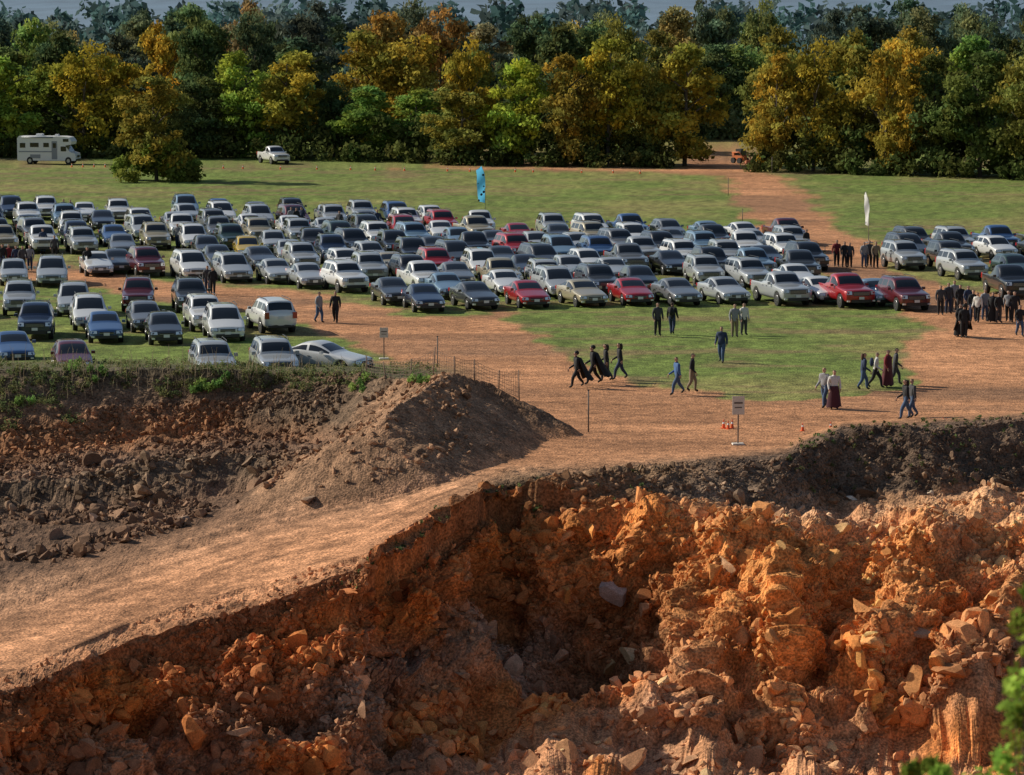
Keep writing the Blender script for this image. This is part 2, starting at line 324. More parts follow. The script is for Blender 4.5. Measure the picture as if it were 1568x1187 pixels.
hero=[(935,900,.75,(.42,.31,.26)),(968,1008,.85,(.66,.50,.28)),(935,1015,.6,(.5,.31,.14)),(862,913,.5,(.62,.28,.08)),(303,1122,.75,(.58,.2,.06)),(1412,965,.55,(.42,.26,.16)),(1440,1020,.7,(.62,.27,.09)),(1405,1040,.7,(.57,.25,.09)),(992,935,.5,(.4,.21,.11)),(1110,865,.5,(.55,.31,.16)),(755,962,.45,(.42,.25,.15)),(1270,860,.6,(.62,.29,.09)),(880,1150,.6,(.56,.29,.14)),(810,1165,.6,(.55,.29,.15)),(955,1160,.7,(.52,.27,.14)),(1050,1165,.6,(.56,.3,.16)),(500,1005,.5,(.42,.18,.07)),(205,1025,.4,(.45,.19,.08)),(1305,762,.4,(.7,.56,.43)),(1425,750,.4,(.62,.49,.35)),(700,1030,.4,(.4,.23,.13)),(150,790,.6,(.28,.17,.12)),(90,820,.6,(.26,.17,.12)),(235,770,.55,(.28,.18,.12)),(1150,1165,.7,(.52,.27,.14)),(740,1170,.6,(.52,.27,.13)),(1190,985,.6,(.55,.26,.10)),(465,760,.5,(.32,.21,.14)),(290,790,.55,(.33,.22,.15)),(20,850,.5,(.25,.16,.11))]
rocks('boulders',np.array([terr(h[0],h[1],5,14)[:] for h in hero]),np.array([h[2] for h in hero])*.55,np.array([h[3] for h in hero]),3)
# ---------------------------------------------------------------- foliage
def leafquads(Pc,Nd,s,n):
    nrm=rng.normal(size=(n,3)); nrm/=np.linalg.norm(nrm,axis=1,keepdims=True); nrm=nrm+Nd*.7; nrm/=np.linalg.norm(nrm,axis=1,keepdims=True)
    u=np.cross(nrm,rng.normal(size=(n,3))); u/=np.linalg.norm(u,axis=1,keepdims=True); v=np.cross(nrm,u)
    s=s[:,None]; 
    V=np.stack([Pc-u*s,Pc-v*s*.6,Pc+u*s,Pc+v*s*.6],1).reshape(-1,3)
    return V,np.arange(n*4).reshape(-1,4)
def tree_mesh(name,h,wd,nclump,nleaf,ls,seed,low=.12):
    r_=np.random.default_rng(seed); V=[];Fq=[];m=[];C=[]
    bb=B(); lean=r_.normal()*.03*h
    bb.tube([(0,0,-.3),(lean*.3,0,h*.25),(lean,0.1,h*.55),(lean*1.2,0,h*.9)],[h*.02,h*.016,h*.011,h*.004],1,7,False)
    for k in range(7):
        a_=r_.random()*6.28; z0=h*(.2+.08*k); l=wd*.38*(1-.06*k)
        bb.tube([(lean*z0/h,0,z0),(math.cos(a_)*l*.5,math.sin(a_)*l*.5,z0+l*.45),(math.cos(a_)*l,math.sin(a_)*l,z0+l*.75)],[h*.010,h*.007,h*.003],1,5,False)
    tv=np.array(bb.v); V.append(tv); Fq.append(np.array(bb.f)); m.append(np.ones(len(bb.f))); C.append(np.ones((len(tv),3))); o=len(tv)
    cs=[];cr=[]
    nb=8+seed%4; boughs=[]
    for k in range(nb):
        t=(k+.5)/nb; z=h*(low+.06+(.9-low-.06)*t); a_=r_.random()*6.283; prof=math.sin(math.pi*min(1,.22+.72*t))**.7
        boughs.append((math.cos(a_)*wd*.27*prof,math.sin(a_)*wd*.27*prof,z,wd*.25*(.7+.5*prof)*r_.uniform(.75,1.2)))
    for k in range(nclump):
        bx,by,bz,br_=boughs[r_.integers(nb)]; dv=r_.normal(size=3); dv/=np.linalg.norm(dv); rd=br_*(.35+.65*r_.random()**.5)
        z=bz+dv[2]*rd*.85; z=min(max(z,h*low),h*.97); cs.append([bx+dv[0]*rd,by+dv[1]*rd,z]); cr.append(wd*(.04+.08*r_.random()))
    cs=np.array(cs);cr=np.array(cr); pr=cr**2; pr/=pr.sum(); ci=r_.choice(nclump,nleaf,p=pr)
    dr=r_.normal(size=(nleaf,3)); dr[:,2]=dr[:,2]*.9+.25; dr/=np.linalg.norm(dr,axis=1,keepdims=True)
    Pc=cs[ci]+dr*(cr[ci]*(.35+1.0*r_.random(nleaf)))[:,None]*[1.2,1.2,.8]
    Lv,Lf=leafquads(Pc,dr,ls*(.5+.9*r_.random(nleaf)),nleaf)
    br=(.45+.9*r_.random(nclump))[ci]*(.65+.7*r_.random(nleaf)); hue=(r_.random(nclump)-.5)[ci]*.4
    c=np.stack([br*(1+hue),br,br*(1-hue)],-1)
    V.append(Lv);Fq.append(Lf+o);m.append(np.zeros(nleaf));C.append(np.repeat(c,4,0))
    return fastmesh(name,np.concatenate(V),np.concatenate(Fq),[M_leaf,M_bark],np.concatenate(m),np.concatenate(C))
TM=[tree_mesh('tree_%d'%i,12,[9,8,10,7.5,8.5,9.5,8,9][i],[115,100,130,100,110,120,95,110][i],9000,.23,100+i,low=[.04,.08,.03,.06,.04,.02,.1,.04][i]) for i in range(8)]
gold=(.46,.34,.055);ygr=(.38,.42,.07);olive=(.29,.28,.06);green=(.17,.215,.055);dark=(.10,.135,.05);orng=(.46,.25,.08);grn2=(.26,.33,.07)
def tree(nm,px,Y,top,wpx,colr,k):
    hh=H-Y*tanth(top); wm=wpx*Y/F; X_=(px-784)/F*Y
    base=[9,8,10,7.5,8.5,9.5,8,9][k%8]; c=tuple(v*random.uniform(.88,1.12) for v in colr)
    obj(nm,TM[k%8],(X_,Y,0),random.random()*6.28,(wm/base,wm/base,hh/12),c)
TLY=lambda px: float(np.interp(px,[-400,0,300,500,700,1035,1180,1400,1568,1900],[374,371,369,364,355,349,341,334,327,318]))
fr_=[(-300,80,150,olive),(-190,85,140,ygr),(-90,75,150,green),(15,85,120,ygr),(75,98,120,olive),(130,72,130,gold),(188,85,110,gold),(310,120,110,dark),(362,80,120,ygr),(440,82,120,gold),(512,125,100,dark),(572,130,110,grn2),(640,135,120,grn2),(718,66,85,gold),(705,130,110,olive),(800,92,120,ygr),(868,85,110,gold),(930,62,110,gold),(985,95,100,olive),(1048,64,120,gold),(1190,80,100,gold),(1245,68,120,gold),(1310,50,130,olive),(1355,66,110,gold),(1435,85,130,green),(1500,80,130,green),(1568,85,130,olive),(1660,80,150,green),(1760,85,150,gold),(1880,80,150,olive)]
for i,(px,tp,wp,c) in enumerate(fr_):
    Y=TLY(px)+random.uniform(3,11); 
    tree('autumn_tree' if c in (gold,orng) else 'deciduous_tree',px,Y,tp,wp,c,i)
tree('deciduous_tree',240,327,118,115,olive,1)
for row,(Y0,n,t0,t1) in enumerate([(390,24,28,80),(417,23,12,55),(452,23,4,38),(507,22,-6,24)]):
    for i in range(n):
        px=-380+2330*(i+random.uniform(.1,.9))/n
        top=random.uniform(t0,t1)
        if 480<px<610 and row>0: top+=30
        if 740<px<860 and row>1: top+=18
        if px<120 and row>1: top+=14
        c=random.choice([green,dark,dark,green,olive,grn2,gold])
        hz=.08*row; c=tuple(v*(1-.12*row)+q*hz*.55 for v,q in zip(c,(.5,.65,.78)))  # distance haze mixed into the leaf colour, bluer with each row back
        if (row in (1,2) and 580<px<690): c=orng; top=14+4*row
        if row<2 and 1030<px<1150: top=60+row*10; 
        if row==0 and 1030<px<1160: continue
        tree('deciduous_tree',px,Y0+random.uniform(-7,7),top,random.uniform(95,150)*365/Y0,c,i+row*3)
def thicket(name,spots,n,ls,colr):
    cs=np.array([s[:3] for s in spots]); cr=np.array([s[3] for s in spots]); ci=rng.integers(0,len(cs),n)
    dr=rng.normal(size=(n,3)); dr/=np.linalg.norm(dr,axis=1,keepdims=True); Pc=cs[ci]+dr*(cr[ci]*(.3+.7*rng.random(n)))[:,None]
    V,Fq=leafquads(Pc,dr,ls*(.5+rng.random(n)),n); br=(.5+.8*rng.random(len(cs)))[ci]*(.7+.6*rng.random(n)); hue=(rng.random(len(cs))-.5)[ci]*.4
    obj(name,fastmesh(name,V,Fq,[M_leaf],None,np.repeat(np.stack([br*(1+hue),br,br],-1),4,0)),color=colr)
sp=[]
for i in range(950):
    px=random.uniform(-450,2000); 
    if 1030<px<1150: continue
    Y=TLY(px)+abs(random.gauss(0,8)); rad=random.uniform(.6,1.8); sp.append(((px-784)/F*Y,Y,random.uniform(.2,4.2)*(1 if Y>TLY(px)+3 else .4),rad))
thicket('shrub_thicket',sp,66000,.24,(.11,.135,.04))
sp=[]
for i in range(46):
    px=random.uniform(178,302); Y=random.uniform(324,330); sp.append(((px-784)/F*Y,Y,random.uniform(.2,4.2)*(1-abs(px-240)/90),random.uniform(.6,1.2)))
thicket('shrub',sp,6000,.2,(.20,.24,.05))
sp=[]
for i in range(300):
    px=random.uniform(1000,1190); Y=random.uniform(415,440); sp.append(((px-784)/F*Y,Y,random.uniform(.3,3.5),random.uniform(.8,1.8)))
thicket('distant_brush',sp,12000,.26,(.34,.38,.16))
sp=[]
for i in range(1000):
    Y=random.uniform(640,900); px=random.uniform(-500,2050); sp.append(((px-784)/F*Y,Y,random.uniform(1,14),random.uniform(2,4)))
thicket('distant_woodland',sp,36000,.95,(.11,.17,.17))  # bluish leaf colour carries painted distance haze
sp=[]
kk=np.where((rr>3.2)&(rr<4.75)&(PXX.ravel()<670)&(PXX.ravel()>-200))[0]; fn=fbm(TV[kk],.5,2,333)
kk=kk[fn>.45]
for k in rng.choice(kk,2000): 
    q=TV[k]; s=random.uniform(.05,.27); sp.append((q[0],q[1],q[2]+s*.5,s))
thicket('weeds',sp,52000,.042,(.20,.22,.09))
sp=[]
for px,py in [(322,590),(335,585),(310,598),(120,560),(40,610),(150,575),(550,590),(640,585)]:
    for k in range(4):
        q=terr(px+random.uniform(-14,14),py+random.uniform(-8,8),3.3,6); sp.append((q[0],q[1],q[2]+.15,.22))
thicket('weeds',sp,3000,.06,(.22,.34,.09))
sp=[]
kk=np.where((rr>8.2)&(rr<9.6)&(PXX.ravel()<1000)&(PXX.ravel()>480))[0]
for k in rng.choice(kk,80): q=TV[k]; s=random.uniform(.06,.16); sp.append((q[0],q[1],q[2]+s*.5,s))
kk=np.where((rr>7.4)&(rr<8.9)&(PXX.ravel()<1800)&(PXX.ravel()>1200))[0]
for k in rng.choice(kk,200): q=TV[k]; s=random.uniform(.05,.15); sp.append((q[0],q[1],q[2]+s*.5,s))
thicket('weeds',sp,5500,.045,(.14,.17,.065))
bb=B()
kk=np.where((rr>3.6)&(rr<4.4)&(PXX.ravel()<660)&(PXX.ravel()>-200))[0]
for k in rng.choice(kk,320):
    q=Vector(TV[k]); h_=random.uniform(.4,1.2); l=Vector((random.gauss(0,.15),random.gauss(0,.1),h_)); bb.tube([q,q+l*.6,q+l+Vector((random.gauss(0,.08),0,0))],[.012,.009,.004],0,3,False)
obj('dry_stalks',bb.mesh('dry_stalks',[mat('dry_stem',(.3,.23,.14),.9)]))
sp=[]
for px,py,r_ in [(1578,905,.05),(1566,950,.07),(1585,1000,.11),(1568,1050,.09),(1556,1090,.08),(1575,1130,.13),(1540,1170,.10),(1425,1172,.05),(1398,1180,.05),(1440,1187,.05),(1590,1180,.2),(1600,1080,.2),(1500,1205,.10),(1420,1215,.12)]:
    q=at(px,py,15.0+random.uniform(-.4,.4)); sp.append((*q,r_))
thicket('foreground_shrub',sp,1300,.024,(.30,.42,.07))
fs=bpy.data.objects['foreground_shrub']; bb=B(); x0=2.35; g0=Vector((x0,15.2,zat(x0,15.2)-.2))
for s in sp: bb.tube([g0,g0.lerp(Vector(s[:3]),.5)+Vector((.1,0,-.1)),Vector(s[:3])],[.03,.012,.004],0,5,False)
obj('branches',bb.mesh('branches',[M_bark]),parent=fs)
# ---------------------------------------------------------------- hills
hx=np.linspace(-4500,4500,260); hy=np.linspace(1100,4200,60); HX,HY=np.meshgrid(hx,hy)
q=np.stack([HX.ravel(),HY.ravel(),0*HX.ravel()],-1); t=((HY.ravel()-1100)/3100)
HZ=np.clip(t*1.6,0,1)**1.5*(95+110*(fbm(q,.0011,4,5)-.3))+fbm(q,.012,2,9)*14-2
ii=np.arange(260*60).reshape(60,260); hf=np.stack([ii[:-1,:-1],ii[:-1,1:],ii[1:,1:],ii[1:,:-1]],-1).reshape(-1,4)
mh=mat('haze_tinted_woodland',(.115,.18,.25),1,noise=.45,nsc=.05); obj('hills',fastmesh('hills',np.stack([q[:,0],q[:,1],HZ],-1),hf,[mh],smooth=True))  # aerial haze is painted in as the bluish base colour
# ---------------------------------------------------------------- cars
def paint_mat():
    m=mat('car_paint',(.5,.5,.5),.3,.2,1.0); oi=m.node_tree.nodes.new('ShaderNodeObjectInfo'); m.node_tree.links.new(oi.outputs['Color'],m.node_tree.nodes['Principled BSDF'].inputs['Base Color']); return m
MC=[paint_mat(),mat('car_glass',(.012,.015,.018),.05,0,.6),mat('tyre',(.015,.015,.015),.8),mat('alloy',(.45,.45,.46),.3,.9),mat('headlamp',(.75,.78,.8),.08,.3,1),mat('black_trim',(.02,.02,.022),.45),mat('number_plate',(.7,.7,.68),.5),mat('tail_lamp',(.35,.01,.01),.2,0,1),mat('underbody',(.01,.01,.01),.9)]
KIND={
'sedan':dict(L=4.7,W=1.82,R=.33,fw=-1.42,rw=1.36,cowl=-.85,rf=-.15,rr_=.85,dk=1.65,roof=1.46,hf=.74,hc=.98,tail=1.06,pil=[.42]),
'hatch':dict(L=4.3,W=1.76,R=.32,fw=-1.3,rw=1.27,cowl=-.95,rf=-.3,rr_=1.5,dk=2.05,roof=1.52,hf=.78,hc=1.0,tail=1.04,pil=[.35,1.15]),
'suv':dict(L=4.7,W=1.9,R=.38,fw=-1.4,rw=1.4,cowl=-.95,rf=-.42,rr_=2.0,dk=2.26,roof=1.80,hf=.98,hc=1.17,tail=1.19,pil=[.35,1.3]),
'minivan':dict(L=5.0,W=1.95,R=.34,fw=-1.55,rw=1.5,cowl=-1.3,rf=-.5,rr_=2.1,dk=2.42,roof=1.76,hf=.82,hc=1.10,tail=1.10,pil=[.25,1.25]),
'pickup':dict(L=5.5,W=1.97,R=.4,fw=-1.75,rw=1.65,cowl=-1.2,rf=-.65,rr_=.6,dk=.85,roof=1.86,hf=1.04,hc=1.2,tail=1.2,pil=[.0])}
def car_mesh(kind):
    p=KIND[kind]; L=p['L'];W2=p['W']/2;R_=p['R']; fy=-L/2; ry=L/2; pk=kind=='pickup'
    ky=[fy,fy+.08,fy+.35,p['cowl'],p['rf'],p['rf']+.5,p['rr_'],p['dk'],ry-.1,ry]
    zf=p['hf'];zc=p['hc'];zt=p['tail'];rf=p['roof']
    kbelt=[zf-.14,zf-.06,zf-.01,zc-.05,zc-.03,zc-.02,zt-.04,zt-.04,zt-.06,zt-.16]
    kw=[W2*.80,W2*.91,W2*.97,W2,W2,W2,W2,W2*.99,W2*.95,W2*.86]
    kz=[zf-.1,zf,zf+.05,zc,rf-.05,rf,rf-.05,zt,zt,zt-.1]
    kwr=[W2*.6,W2*.72,W2*.76,W2*.82,W2*.72,W2*.73,W2*.70,W2*.76,W2*.78,W2*.7]
    ys=set(ky)
    for c in (p['fw'],p['rw']):
        ys|={c-R_-.10,c-R_-.03,c-R_*.6,c,c+R_*.6,c+R_+.03,c+R_+.10}
    for c in p['pil']: ys|={c-.04,c+.04}
    if pk: ys|={p['dk']+.06,ry-.12}
    ys=sorted(ys); out=[ys[0]]
    for y in ys[1:]:
        if y-out[-1]>.025: out.append(y)
    ys=out; V=[];n=10
    for y in ys:
        bz=np.interp(y,ky,kbelt);w_=np.interp(y,ky,kw);zr=np.interp(y,ky,kz);wr_=np.interp(y,ky,kwr)
        zb=.24 if not pk and kind!='suv' else .32
        if y<fy+.05 or y>ry-.05: zb+=.06
        za=zb
        for c in (p['fw'],p['rw']):
            d_=abs(y-c); 
            if d_<R_+.05: za=max(za,R_+math.sqrt(max((R_+.06)**2-d_*d_,0)))
        za=min(za,bz-.12)
        zm=max(za+.02,zb+.22); zs=max(zm+.03,bz-.2)
        zs=min(zs,bz-.03); zm=min(zm,zs-.02)
        if pk and p['dk']+.03<y<ry-.09: 
            w5=w_-.08; half=[(0,zb),(w_*.9,za),(w_*.99,zm),(w_,zs),(w_*.98,bz),(w_*.98-.02,bz+.04),(w5,bz+.04),(w5-.01,.78),(w5*.5,.78),(0,.78)]
        else:
            g=zr-bz; half=[(0,zb),(w_*.9,za),(w_*.99,zm),(w_*1.0,zs),(w_*.965,bz),(w_*.965+(wr_-w_*.965)*.12,bz+g*.10),(w_*.965+(wr_-w_*.965)*.85,bz+g*.86),(wr_-.03,zr-.005),(wr_*.55,zr+.025),(0,zr+.035)]
        V+=[(x,y,z) for x,z in half]+[(-x,y,z) for x,z in half[1:-1]]
    rn=2*n-2
    order=list(range(n))+[n+k for k in range(n-3,-1,-1)]
    Fq=[];Mi=[]
    for i in range(len(ys)-1):
        ym=(ys[i]+ys[i+1])/2
        for k in range(rn):
            a_=order[k];b_=order[(k+1)%rn]; Fq.append((i*rn+a_,(i+1)*rn+a_,(i+1)*rn+b_,i*rn+b_))
            kk_=k if k<n-1 else rn-1-k; m=0
            if kk_==0: m=8
            if kk_==5 and p['cowl']+.2<ym<p['dk']-.12 and not any(abs(ym-c)<.04 for c in p['pil']): m=1
            if kk_ in (7,8) and (p['cowl']+.02<ym<p['rf'] or (p['rr_']<ym<p['dk'])): m=1
            if pk and ym>p['dk']+.06 and kk_>=6: m=5
            Mi.append(m)
    Fq.append(tuple(order[::-1])); Mi.append(0); Fq.append(tuple((len(ys)-1)*rn+q_ for q_ in order)); Mi.append(0)
    me=bpy.data.meshes.new('t'); me.from_pydata(V,[],Fq); me.polygons.foreach_set('material_index',Mi)
    for m in MC: me.materials.append(m)
    bm=bmesh.new(); bm.from_mesh(me); bmesh.ops.recalc_face_normals(bm,faces=bm.faces); bm.to_mesh(me); bm.free()
    o=bpy.data.objects.new('t',me); scene.collection.objects.link(o); md_=o.modifiers.new('s','SUBSURF'); md_.levels=1; md_.render_levels=1
    dg=bpy.context.evaluated_depsgraph_get(); ev=o.evaluated_get(dg).to_mesh()
    bb=B(); bb.v=[tuple(v.co) for v in ev.vertices]; bb.f=[tuple(q_.vertices) for q_ in ev.polygons]; bb.m=[q_.material_index for q_ in ev.polygons]; bb.sm=[True]*len(bb.f)
    bpy.data.objects.remove(o)
    big=kind in('suv','pickup')
    gz=zf-.17
    bb.box((0,fy+.03,gz),(W2*(1.0 if big else .8),.09,.24 if big else .14),5)
    for k in range(3 if big else 1): bb.box((0,fy-.018,gz+(-.06+.06*k if big else 0)),(W2*(1.0 if big else .8),.02,.016),3)
    bb.box((0,fy-.0,.38 if not big else .44),(W2*1.25,.1,.16),5)
    bb.box((0,fy-.055,.52 if not big else .62),(.31,.02,.15),6)
    for s in (-1,1):
        rot=Matrix.Rotation(s*.38,3,'Z')@Matrix.Rotation(-.25,3,'X')
        bb.box((s*W2*.70,fy+.10,gz+.035),(.38 if not big else .3,.14,.15 if not big else .2),4,.85,rot=rot)
        bb.box((s*W2*.70,fy+.105,gz+.03),(.42 if not big else .34,.12,.18 if not big else .23),5,.9,rot=rot)
        bb.box((s*W2*.78,fy+.05,.38 if not big else .45),(.16,.09,.08),4)
        bb.box((s*W2*.80,ry-.06,zt-.18),(.26,.12,.2 if not big else .34),7,.9,rot=Matrix.Rotation(-s*.3,3,'Z'))
        my=p['cowl']+.42; bb.box((s*(W2+.09),my,zc+.04),(.2,.12,.15),0,.85); bb.box((s*(W2+.09),my+.065,zc+.04),(.17,.01,.12),1,.85)
        for y_ in (-.05,.55): bb.box((s*(W2+.0),p['rf']+.55+y_,zc-.16),(.02,.16,.03),5)
        for c in (p['fw'],p['rw']):
            bb.tube([(s*(W2-.26),c,R_),(s*(W2-.01),c,R_)],[R_,R_],2,20)
            bb.tube([(s*(W2-.02),c,R_),(s*(W2+.002),c,R_)],[R_*.64,R_*.60],3,14)
            bb.tube([(s*(W2+.0),c,R_),(s*(W2+.006),c,R_)],[R_*.16,R_*.14],5,8)
            for k in range(5):
                a_=k*1.2566+.3; bb.box((s*(W2+.0),c+math.cos(a_)*R_*.42,R_+math.sin(a_)*R_*.42),(.012,R_*.16,R_*.16),5)
        if kind in('suv','minivan'): bb.tube([(s*W2*.70,p['rf']+.25,rf+.0),(s*W2*.70,p['rf']+.4,rf+.05),(s*W2*.70,p['rr_']-.4,rf+.05),(s*W2*.70,p['rr_']-.2,rf-.01)],[.02]*4,5,6)
    bb.box((0,ry+.005,.72 if not big else .9),(.31,.02,.15),6); bb.box((0,ry-.02,.42),(W2*1.5,.09,.1),5)
    bb.tube([(.0,p['cowl']+.08,zc+.05),(.35,p['cowl']+.25,zc+.17)],[.012,.008],5,4); 
    return bb.mesh(kind,MC)
CM_={k:car_mesh(k) for k in KIND}
NAMES={'sedan':'parked_sedan','hatch':'parked_hatchback','suv':'parked_suv','minivan':'parked_minivan','pickup':'parked_pickup_truck'}
white=(.74,.74,.72);silver=(.40,.42,.43);grey=(.16,.17,.18);black=(.018,.02,.024);blue=(.04,.10,.24);lblue=(.16,.26,.36);red=(.38,.015,.02);maroon=(.11,.012,.018);tan_=(.40,.35,.24);dgreen=(.03,.06,.05);yellow=(.6,.4,.03);navy=(.015,.03,.07);charc=(.05,.055,.06)
PAL=[white]*9+[silver]*8+[grey]*4+[charc]*4+[black]*7+[blue,blue,lblue,lblue,navy,navy,navy]+[red,red,maroon,tan_,tan_,dgreen]
def car(kind,px,py,yaw,c):
    g=ground(px,py); yr=math.radians(yaw); L=KIND[kind]['L']
    loc=(g.x-math.sin(yr)*L*.3,g.y+math.cos(yr)*L*.42,.0)
    obj(NAMES[kind],CM_[kind],loc,yr,1,c)
row1=[('sedan',655,479,navy),('sedan',737,475,charc),('sedan',816,473,red),('sedan',903,471,tan_),('sedan',975,469,red),('sedan',1048,469,grey),('sedan',1122,467,silver),('pickup',1213,469,silver),('pickup',1310,472,red),('suv',1397,477,maroon)]
for k,a_,b_,c in row1: car(k,a_,b_,15+random.uniform(-3,3),c)
for k,a_,b_,c,yw in [('sedan',607,468,charc,14),('sedan',690,460,lblue,14),('sedan',780,455,white,14),('minivan',860,458,silver,14),('suv',925,455,charc,14),('sedan',1268,466,white,16),('sedan',1355,470,lblue,16),
 ('suv',538,449,white,20),('minivan',361,434,silver,16),('sedan',428,436,silver,16),('sedan',477,443,silver,16),('suv',228,425,maroon,16),('minivan',297,430,white,16),
 ('suv',28,484,silver,8),('minivan',112,486,silver,8),('suv',210,478,maroon,6),('suv',293,480,charc,10),('suv',52,521,navy,6),('minivan',137,507,white,10),('sedan',160,526,blue,10),('hatch',224,510,grey,12),('hatch',252,529,charc,10),('suv',316,509,white,12),('minivan',345,524,white,10),
 ('sedan',22,560,blue,14),('hatch',112,577,maroon,12),('suv',330,588,silver,12),('suv',425,584,silver,12),('sedan',535,572,white,62),
 ('minivan',78,440,silver,8),('hatch',20,438,silver,10),('sedan',150,424,white,14),('sedan',182,420,charc,14),('hatch',-60,490,white,10),('suv',-140,520,grey,10),('sedan',-60,530,black,10)]:
    car(k,a_,b_,yw,c)
g=ground(410,512); obj('parked_suv',CM_['suv'],(g.x,g.y+2.2,0),math.radians(180+18),1,white)
OUT=[(-260,322),(200,333),(450,340),(750,352),(1000,364),(1240,374),(1268,440),(1262,455),(640,455),(560,440),(470,431),(260,416),(230,400),(60,396),(-260,396)]
def inp(x,y):
    return bool(inpoly(np.array([x]),np.array([y]),OUT)[0])
bigs=['sedan']*7+['hatch']*3+['suv']*8+['minivan']*4+['pickup']*3
for yc in [454,441,427,412,399,385,372,360,350,341,332]:
    x=-240.
    while x<1265:
        y=yc+.035*(x-700); s=(y+16)/H
        if inp(x,y) and random.random()>.07:
            k=random.choice(bigs); c=random.choice(PAL)
            if 370<x<395 and 385<y<402: c=yellow
            car(k,x,y+random.uniform(-2,2),13+random.uniform(-5,5),c)
        x+=random.uniform(2.6,3.0)*s
for yc,x0,x1 in [(413,1385,1470),(399,1390,1700),(430,1478,1720),(458,1548,1720),(390,1400,1700)]:
    x=x0+10.
    while x<x1:
        s=(yc+16)/H; car(random.choice(bigs),x,yc+random.uniform(-1.5,1.5),12+random.uniform(-4,4),random.choice(PAL)); x+=random.uniform(2.8,3.1)*s
g=ground(418,251); obj('parked_pickup_truck',CM_['pickup'],(g.x,g.y+1,0),math.radians(24),1,white)
# ---------------------------------------------------------------- motorhome
MR=[mat('rv_shell',(.74,.74,.72),.4,noise=.06),MC[1],MC[2],MC[3],mat('rv_stripe',(.25,.27,.3),.4),MC[4],MC[5]]
bb=B()
prof=[(-3.6,.5),(-3.6,2.75),(-3.4,2.95),(2.2,2.95),(3.0,2.85),(3.35,2.45),(3.25,2.1),(2.55,2.0),(3.05,1.35),(3.75,1.15),(3.85,.55),(3.8,.4),(-3.5,.4)]
w_=1.15
vs=[(x,-w_,z) for x,z in prof]+[(x,w_,z) for x,z in prof]; n=len(prof)
bb.add(vs,[tuple(range(n)),tuple(range(2*n-1,n-1,-1))]+[(i,i+n,(i+1)%n+n,(i+1)%n) for i in range(n)],0)
bb.m[-n+7]=1
for x,z,a_,h_ in [(-2.9,2.0,.7,.5),(-1.4,2.05,1.1,.45),(.1,2.05,.7,.45),(2.3,1.65,.7,.5),(2.6,2.55,.7,.3)]: bb.box((x,-1.16,z),(a_,.03,h_),1); bb.box((x,1.16,z),(a_,.03,h_),1)
bb.box((1.15,-1.16,1.5),(.7,.02,1.9),4); bb.box((1.15,-1.175,2.0),(.4,.02,.5),1); bb.box((-1.3,-1.16,1.35),(4.2,.02,.12),4); bb.box((-1.3,-1.16,.85),(1.3,.02,.4),4)
bb.box((-1,0,3.08),(.9,.8,.25),0,.8); bb.box((1.2,0,3.05),(.5,.5,.2),0,.8); bb.tube([(-3.0,-1.2,2.85),(1.0,-1.2,2.85)],[.07,.07],4,8)
for x in (-2.0,2.9):
    for s in (-1,1): bb.tube([(x,s*.9,.4),(x,s*1.17,.4)],[.4,.4],2,18); bb.tube([(x,s*1.16,.4),(x,s*1.185,.4)],[.22,.2],3,12)
bb.box((3.86,-.7,.85),(.06,.3,.2),5); bb.box((3.86,.7,.85),(.06,.3,.2),5); bb.box((3.87,0,.85),(.05,.8,.25),6); bb.box((3.88,0,.5),(.12,2.1,.18),6)
g=ground(72,252); obj('motorhome',bb.mesh('motorhome',MR),(g.x,g.y+1,0),math.radians(-8),(.85,.9,1.0))
# ---------------------------------------------------------------- skid steer loader
MO=[mat('loader_orange',(.5,.13,.03),.5),MC[5],MC[2],MC[1]]
bb=B(); bb.box((0,.2,.75),(1.1,1.9,.7),0,.95); bb.box((0,.0,1.55),(1.0,1.1,.95),1,.9); bb.box((0,-.56,1.5),(.7,.04,.7),3); bb.box((0,1.0,1.3),(1.1,.4,.5),0,.9)
for s in (-1,1):
    bb.tube([(s*.68,1.0,1.5),(s*.68,-.4,1.6),(s*.68,-1.3,.8),(s*.6,-1.5,.3)],[.09,.1,.09,.07],0,6)
    for y_ in (-.5,.75): bb.tube([(s*.55,y_,.4),(s*.85,y_,.4)],[.4,.4],2,16)
bb.box((0,-1.75,.3),(1.7,.5,.45),0,1,.9)
g=ground(1134,250); obj('skid_steer_loader',bb.mesh('skid',MO),(g.x,g.y,0),.7,.75)
